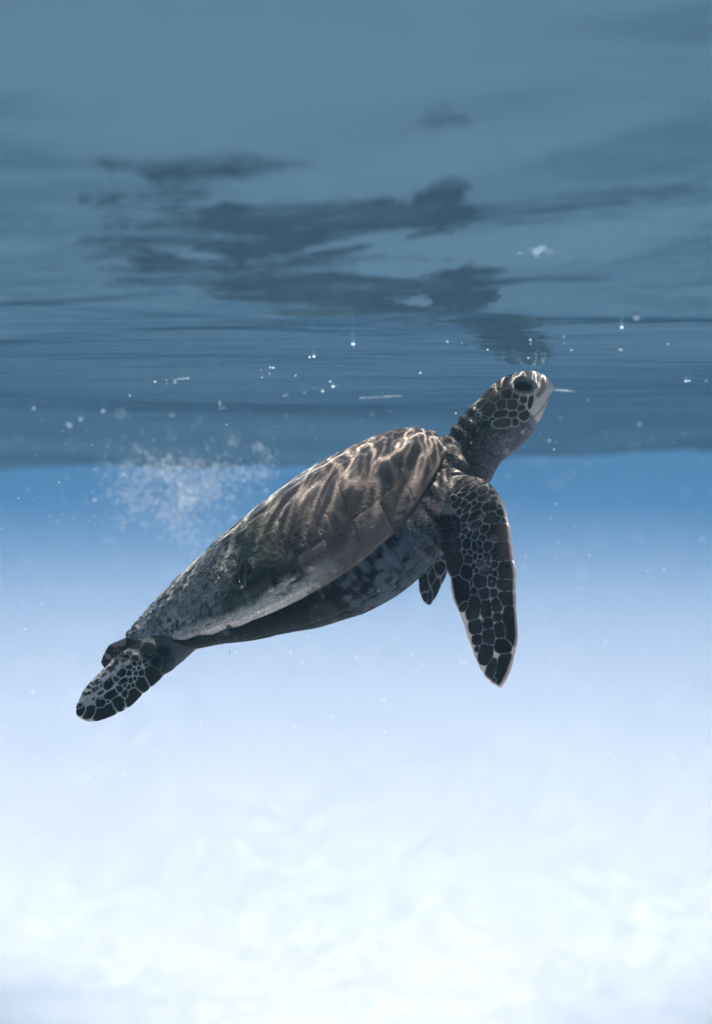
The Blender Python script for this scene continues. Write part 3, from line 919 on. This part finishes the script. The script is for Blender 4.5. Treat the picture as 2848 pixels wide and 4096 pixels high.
# ------------------------------------------------------------------ plastron with its bridges
NA2, NB2 = 260, 240
a2 = np.linspace(0.06, 0.975, NA2); b2 = np.linspace(-1, 1, NB2)
A2, B2 = np.meshgrid(a2, b2, indexing='ij')
rim2 = curve(AR, VR, A2) - 0.003; bot2 = curve(AB, VB, A2)
pr = (1 - np.abs(B2) ** 2.0) ** 0.62
Zp = rim2 + (bot2 - rim2) * pr
endf = sstep(0.0, 0.05, A2 - 0.06) * sstep(0.0, 0.05, 0.975 - A2)
SP = shell_frame(A2, B2 * shell_w(A2) * (0.985 - 0.45 * sstep(0.74, 0.95, A2)), rim2 + (Zp - rim2) * (0.75 + 0.25 * endf))
nq = fbm(SP * 75 + 4, 5, 0.6); nq2 = fbm(np.stack([A2 * 60, B2 * 16, nq * 2], -1), 5, 0.6)
fr2 = sstep(0.42, 0.85, A2 + 0.10 * (1 - np.abs(B2)))
mott = sstep(0.40, 0.58, 0.55 * nq + 0.45 * nq2 + 0.30 * (0.62 - fr2))
pc = mixc(np.array((0.050, 0.064, 0.078)) , np.array((0.005, 0.006, 0.007)), mott)
ab2 = np.abs(B2)
sd = np.minimum(np.abs(ab2 - 0.74) * 0.2, np.abs(ab2 - 0.45) * 0.2)
pf = (A2 * 8.0) % 1.0
sd = np.minimum(sd, np.where((ab2 > .45), np.minimum(pf, 1 - pf) / 8.0 * SHELL_L, 1))
pc = mixc(pc, np.array((0.018, 0.02, 0.022)), np.exp(-(sd / 0.0016) ** 2) * fr2)
pc = mixc(pc, np.array((0.06, 0.064, 0.062)), np.exp(-(np.abs(ab2 - .80) * .2 / 0.0012) ** 2) * 0.6)
npn = np.cross(np.gradient(SP, axis=0), np.gradient(SP, axis=1)); npn /= np.linalg.norm(npn, axis=-1, keepdims=True) + 1e-12
if npn[NA2 // 2, NB2 // 2] @ e_t > 0: npn = -npn
SP = SP + npn * (-0.0012 * np.exp(-(sd / 0.002) ** 2) + 0.0012 * (nq - .5))[..., None]
me = mesh_from("plastron", SP.reshape(-1, 3), grid_faces(NA2, NB2))
set_color(me, "tint", np.clip(pc.reshape(-1, 3), 0.004, 0.9))
m_plast = skin_material("turtle_plastron", 0.55, 220.0, 0.0008, 0.03)
part("plastron", me, m_plast, label="pale blue grey underside mottled with near black")


# ================================================================== bubbles, foam, drifting specks
def ray_to_surface(u, v):
    """Where the line of sight through a photograph pixel meets the rippled surface."""
    ys = np.concatenate([np.linspace(0.3, 4.0, 1500), np.linspace(4.0, 14.0, 600)])
    x = (u - 1424.0) / FPX * ys; z = -CAM_DEPTH - (v - HORIZON_V) / FPX * ys
    hit = np.nonzero(z >= surface_z(x, ys) + Z_SHIFT)[0]
    i = hit[0] if len(hit) else len(ys) - 1
    return np.array((x[i], ys[i], float(surface_z(x[i:i+1], ys[i:i+1])[0]) + Z_SHIFT))

m_bub, t = new_mat("white_air_bubble")
d = t.n("BsdfDiffuse"); t.put(d.inputs[0], (0.93, 0.95, 0.96))
tl = t.n("BsdfTranslucent"); t.put(tl.inputs[0], (0.93, 0.95, 0.96))
mx = t.n("MixShader"); mx.inputs[0].default_value = 0.5
t.t.links.new(d.outputs[0], mx.inputs[1]); t.t.links.new(tl.outputs[0], mx.inputs[2])
t.t.links.new(mx.outputs[0], t.out.inputs[0])

def bubble_mesh(seed):
    r = random.Random(seed)
    bm = bmesh.new()
    bmesh.ops.create_icosphere(bm, subdivisions=2, radius=1.0)
    for vt in bm.verts:
        vt.co *= 1 + 0.06 * math.sin(3 * vt.co.x + seed) + r.uniform(-.03, .03)
        if vt.co.z > 0: vt.co.z *= 0.55            # flattened where it presses against the surface
    me = bpy.data.meshes.new("air_bubble"); bm.to_mesh(me); bm.free()
    me.polygons.foreach_set("use_smooth", np.ones(len(me.polygons), dtype=bool))
    me.materials.append(m_bub)
    return me
bub_meshes = [bubble_mesh(k) for k in range(4)]
BUBBLES = [(1412,1370,13),(1238,1424,9),(1256,1421,10),(1081,1465,9),(1093,1466,9),(1044,1475,7),(1078,1491,7),(1048,1507,7),(1182,1498,8),
  (1321,1522,8),(1332,1543,8),(1341,1541,7),(1291,1560,9),(1255,1549,6),(1217,1567,6),(1138,1578,10),(1150,1574,7),
  (700,1513,11),(701,1524,11),(715,1511,9),(728,1510,10),(740,1509,10),(752,1508,9),(666,1517,6),(667,1530,7),(620,1523,8),
  (134,1629,9),(412,1640,9),(321,1674,8),(270,1690,9),(279,1698,9),(685,1656,10),(692,1655,8),(879,1605,6),(879,1615,6),(882,1631,6),(897,1628,6),
  (435,1763,6),(2545,1259,20),(2486,1305,11),(2484,1390,14),(2671,1371,9),(2559,1692,11),(2744,1519,11),(2757,1519,8),(2825,1519,8),
  (2255,1342,8),(2255,1368,8),(2286,1395,9),(2122,1355,9),(2122,1371,8),(2113,1426,11),(1789,1363,8),(1681,1487,9),(1848,1368,6),
  (2420,1730,5),(1560,1640,5),(520,1580,5),(2350,1600,5),(1950,1395,6)]
LONE = {(1412,1370): "lone bright bubble under the surface, highest of those above the shell",
  (2545,1259): "largest, softest white bubble under the surface, upper right of the turtle's head",
  (2486,1305): "small bubble just below the largest soft bubble right of the head",
  (2484,1390): "bright oval bubble right of the head, lowest of three in a column",
  (2671,1371): "small bubble under the surface farthest from the head among the upper right ones",
  (2559,1692): "bright bubble low under the surface to the right of the neck",
  (2825,1519): "flat bubble at the right edge of the picture, level with the eye",
  (1681,1487): "single bubble left of the turtle's head, level with its crown",
  (1789,1363): "small bubble up and left of the head, beside the reflection",
  (412,1640): "single bubble in the left part of the surface, between two pairs",
  (134,1629): "leftmost bubble under the surface",
  (435,1763): "tan speck-like bubble near the lower edge of the surface at left"}
def bubble_label(u, v):
    if (u, v) in LONE: return LONE[(u, v)]
    if 600 < u < 770 and v < 1540: return "tiny white bubble in the short bright row left above the shell"
    if 2050 < u < 2300 and v < 1440: return "tiny white bubble in the loose group over the head's reflection"
    if 1000 < u < 1360: return "tiny white bubble in the scattered group above the middle of the shell"
    if u < 420: return "tiny white bubble in the close group at the far left of the surface"
    if 860 < u < 910: return "tiny white bubble in the upright row left of the shell's top"
    if 670 < u < 700: return "small bubble in the flat pair below the short bright row"
    if 2740 < u < 2760: return "small bubble in the flat pair right of the beak's foam streak"
    return "very faint tiny bubble alone under the rippled water surface"
for k, (u, v, r) in enumerate(BUBBLES):
    c = ray_to_surface(u, v)
    rad = r * 0.5 * c[1] / FPX * 1.05
    o = bpy.data.objects.new("air_bubble", bub_meshes[k % 4]); C.objects.link(o)
    o.location = (c[0], c[1], c[2] - rad * 0.75)
    o.scale = (rad * 1.25, rad * 1.1, rad)
    o.rotation_euler = (0, 0, k * 0.7)
    o["label"] = bubble_label(u, v)
    o["category"] = "air bubble"
    o["group"] = "bubbles under the water surface"

def foam_streak(u0, v0, u1, v1, w, label, seed):
    """A thin thread of froth lying along the underside of the surface."""
    r = random.Random(seed)
    n = 26
    A_ = ray_to_surface(u0, v0); B_ = ray_to_surface(u1, v1)
    bm = bmesh.new()
    rings = []
    for i in range(n):
        f = i / (n - 1)
        c = A_ * (1 - f) + B_ * f
        c[2] = float(surface_z(c[0:1], c[1:2])[0]) + Z_SHIFT - 0.0012
        hw = w * math.sin(math.pi * min(1, max(0.02, f))) ** 0.5 * (0.65 + 0.5 * r.random())
        ring = []
        for q in range(8):
            a = q / 8 * 2 * math.pi
            ring.append(bm.verts.new((c[0], c[1] + hw * 3.0 * math.cos(a), c[2] + hw * 0.5 * math.sin(a))))
        rings.append(ring)
    for i in range(n - 1):
        for q in range(8):
            bm.faces.new((rings[i][q], rings[i][(q+1) % 8], rings[i+1][(q+1) % 8], rings[i+1][q]))
    bm.faces.new(rings[0][::-1]); bm.faces.new(rings[-1])
    me = bpy.data.meshes.new("foam_streak"); bm.to_mesh(me); bm.free()
    me.polygons.foreach_set("use_smooth", np.ones(len(me.polygons), dtype=bool))
    new_obj("foam_streak", me, m_bub, label=label, category="foam", group="foam streaks on the water surface")
foam_streak(1436, 1590, 1618, 1581, 0.0016, "long thin white foam streak on the surface above the shell", 1)
foam_streak(2206, 1556, 2300, 1564, 0.0018, "short white foam streak just ahead of the turtle's beak", 2)

# many octahedra in one mesh, for specks too small to count
def speck_cloud(name, pts, rad, mat, **props):
    base = np.array([(1,0,0),(-1,0,0),(0,1,0),(0,-1,0),(0,0,1),(0,0,-1)], float)
    fc = np.array([(0,2,4),(2,1,4),(1,3,4),(3,0,4),(2,0,5),(1,2,5),(3,1,5),(0,3,5)])
    n = len(pts)
    r = np.random.default_rng(len(pts))
    rot = r.normal(size=(n, 3, 3))
    rot = np.linalg.qr(rot)[0]
    vv = np.einsum('nij,kj->nki', rot, base * np.array((1.0, 0.8, 0.7))) * np.asarray(rad)[:, None, None] + pts[:, None, :]
    ff = (fc[None] + 6 * np.arange(n)[:, None, None]).reshape(-1, 3)
    return new_obj(name, mesh_from(name, vv.reshape(-1, 3), ff), mat, **props)
rg = np.random.default_rng(21)
n = 7500
yy = rg.uniform(0.7, 4.5, n) ; uu = rg.uniform(-200, 3050, n); vv_ = rg.uniform(1650, 4300, n)
pts = np.stack([(uu - 1424) / FPX * yy, yy, -CAM_DEPTH - (vv_ - HORIZON_V) / FPX * yy], -1)
# some close to the lens, thrown far out of focus, and a few larger flakes
n2 = 110
y2 = rg.uniform(0.45, 1.15, n2); u2 = rg.uniform(0, 2848, n2); v2 = rg.uniform(1750, 4096, n2)
pts = np.concatenate([pts, np.stack([(u2 - 1424) / FPX * y2, y2, -CAM_DEPTH - (v2 - HORIZON_V) / FPX * y2], -1)])
yy = np.concatenate([yy, y2])
keep = pts[:, 2] < surface_z(pts[:, 0], yy) + Z_SHIFT - 0.01
pts = pts[keep]
rad = 0.00026 + 0.0013 * rg.random(len(pts)) ** 5
rad[-100:] = rg.uniform(0.0005, 0.0014, 100)
speck_cloud("marine_snow", pts, rad, m_bub, kind="stuff",
            label="fine pale specks drifting everywhere in the water", category="marine snow")
# cloud of fine bubbles behind the turtle, below the surface at the left
cu = []
r2 = np.random.default_rng(33)
PUFFS = [(700,1880,90,45,1.0),(760,1985,60,50,1.2),(620,1900,80,45,.7),(560,2010,60,40,.6),(700,2050,50,60,.8),(880,1880,70,35,.8),(950,1900,50,40,.6),
  (1050,1880,40,30,.7),(1080,1820,26,20,.5),(1030,1905,40,18,.8),(840,1930,30,50,1.2),(770,2000,18,30,1.6),(720,1975,30,30,1.0),(900,2030,26,20,.5),
  (500,1880,70,40,.4),(550,1795,20,14,.6),(1035,1795,24,20,1.0),(930,1770,24,18,.6),(840,1770,20,14,.4),(490,2080,26,22,.5),(440,2160,22,20,.4),
  (580,2100,18,16,.6),(690,2090,60,60,.5),(800,2120,80,60,.35),(560,1960,120,90,.35),(900,1960,120,70,.35),(660,1950,180,110,.6)]
for (u, v, su, sv, wgt) in PUFFS:
    m = int(wgt * su * sv * 0.12)
    cu.append(np.stack([u + su * r2.normal(size=m) * 0.75, v + sv * r2.normal(size=m) * 0.75, 3.3 + 0.16 * r2.normal(size=m)], -1))
cu = np.concatenate(cu)
pts = np.stack([(cu[:, 0] - 1424) / FPX * cu[:, 2], cu[:, 2], -CAM_DEPTH - (cu[:, 1] - HORIZON_V) / FPX * cu[:, 2]], -1)
pts = pts[pts[:, 2] < surface_z(pts[:, 0], pts[:, 1]) + Z_SHIFT - 0.004]
speck_cloud("bubble_cloud", pts, 0.0006 + 0.0038 * r2.random(len(pts)) ** 3.5, m_bub, kind="stuff",
            label="hazy cloud of fine white bubbles under the surface behind the turtle's shell", category="bubble cloud")
# two dark slivers of drifting weed
m_weed, t = new_mat("dark_drifting_weed")
b = t.n("BsdfPrincipled"); b.inputs["Roughness"].default_value = 0.7
nz = t.noise(t.n("TexCoord").outputs["Object"], 900.0)
t.put(b.inputs["Base Color"], t.mix(nz.outputs[0], (0.012, 0.014, 0.016), (0.05, 0.045, 0.03)))
t.t.links.new(b.outputs[0], t.out.inputs[0])
for (u, v, ln, an, lab) in ((919, 2612, 18, 50, "dark curled sliver of weed drifting below the turtle's shell"),
                            (1001, 2683, 8, 20, "tiny dark speck of weed drifting lower, right of the longer sliver")):
    c = px(u, v, 0.0); bm = bmesh.new(); prev = None
    rings = []
    for i in range(9):
        f = i / 8 - 0.5
        cx = f * ln * K; cz = 0.25 * ln * K * math.sin(f * 5.0); r = 2.4 * K * (1 - 3.2 * f * f)
        rings.append([bm.verts.new((cx, r * math.cos(q * math.pi / 3), cz + 0.6 * r * math.sin(q * math.pi / 3))) for q in range(6)])
    for i in range(8):
        for q in range(6):
            bm.faces.new((rings[i][q], rings[i][(q+1) % 6], rings[i+1][(q+1) % 6], rings[i+1][q]))
    bm.faces.new(rings[0][::-1]); bm.faces.new(rings[-1])
    me = bpy.data.meshes.new("weed_sliver"); bm.to_mesh(me); bm.free()
    o = new_obj("weed_sliver", me, m_weed, label=lab, category="weed", group="drifting weed slivers")
    o.location = c; o.rotation_euler = (0, math.radians(-an), 0)
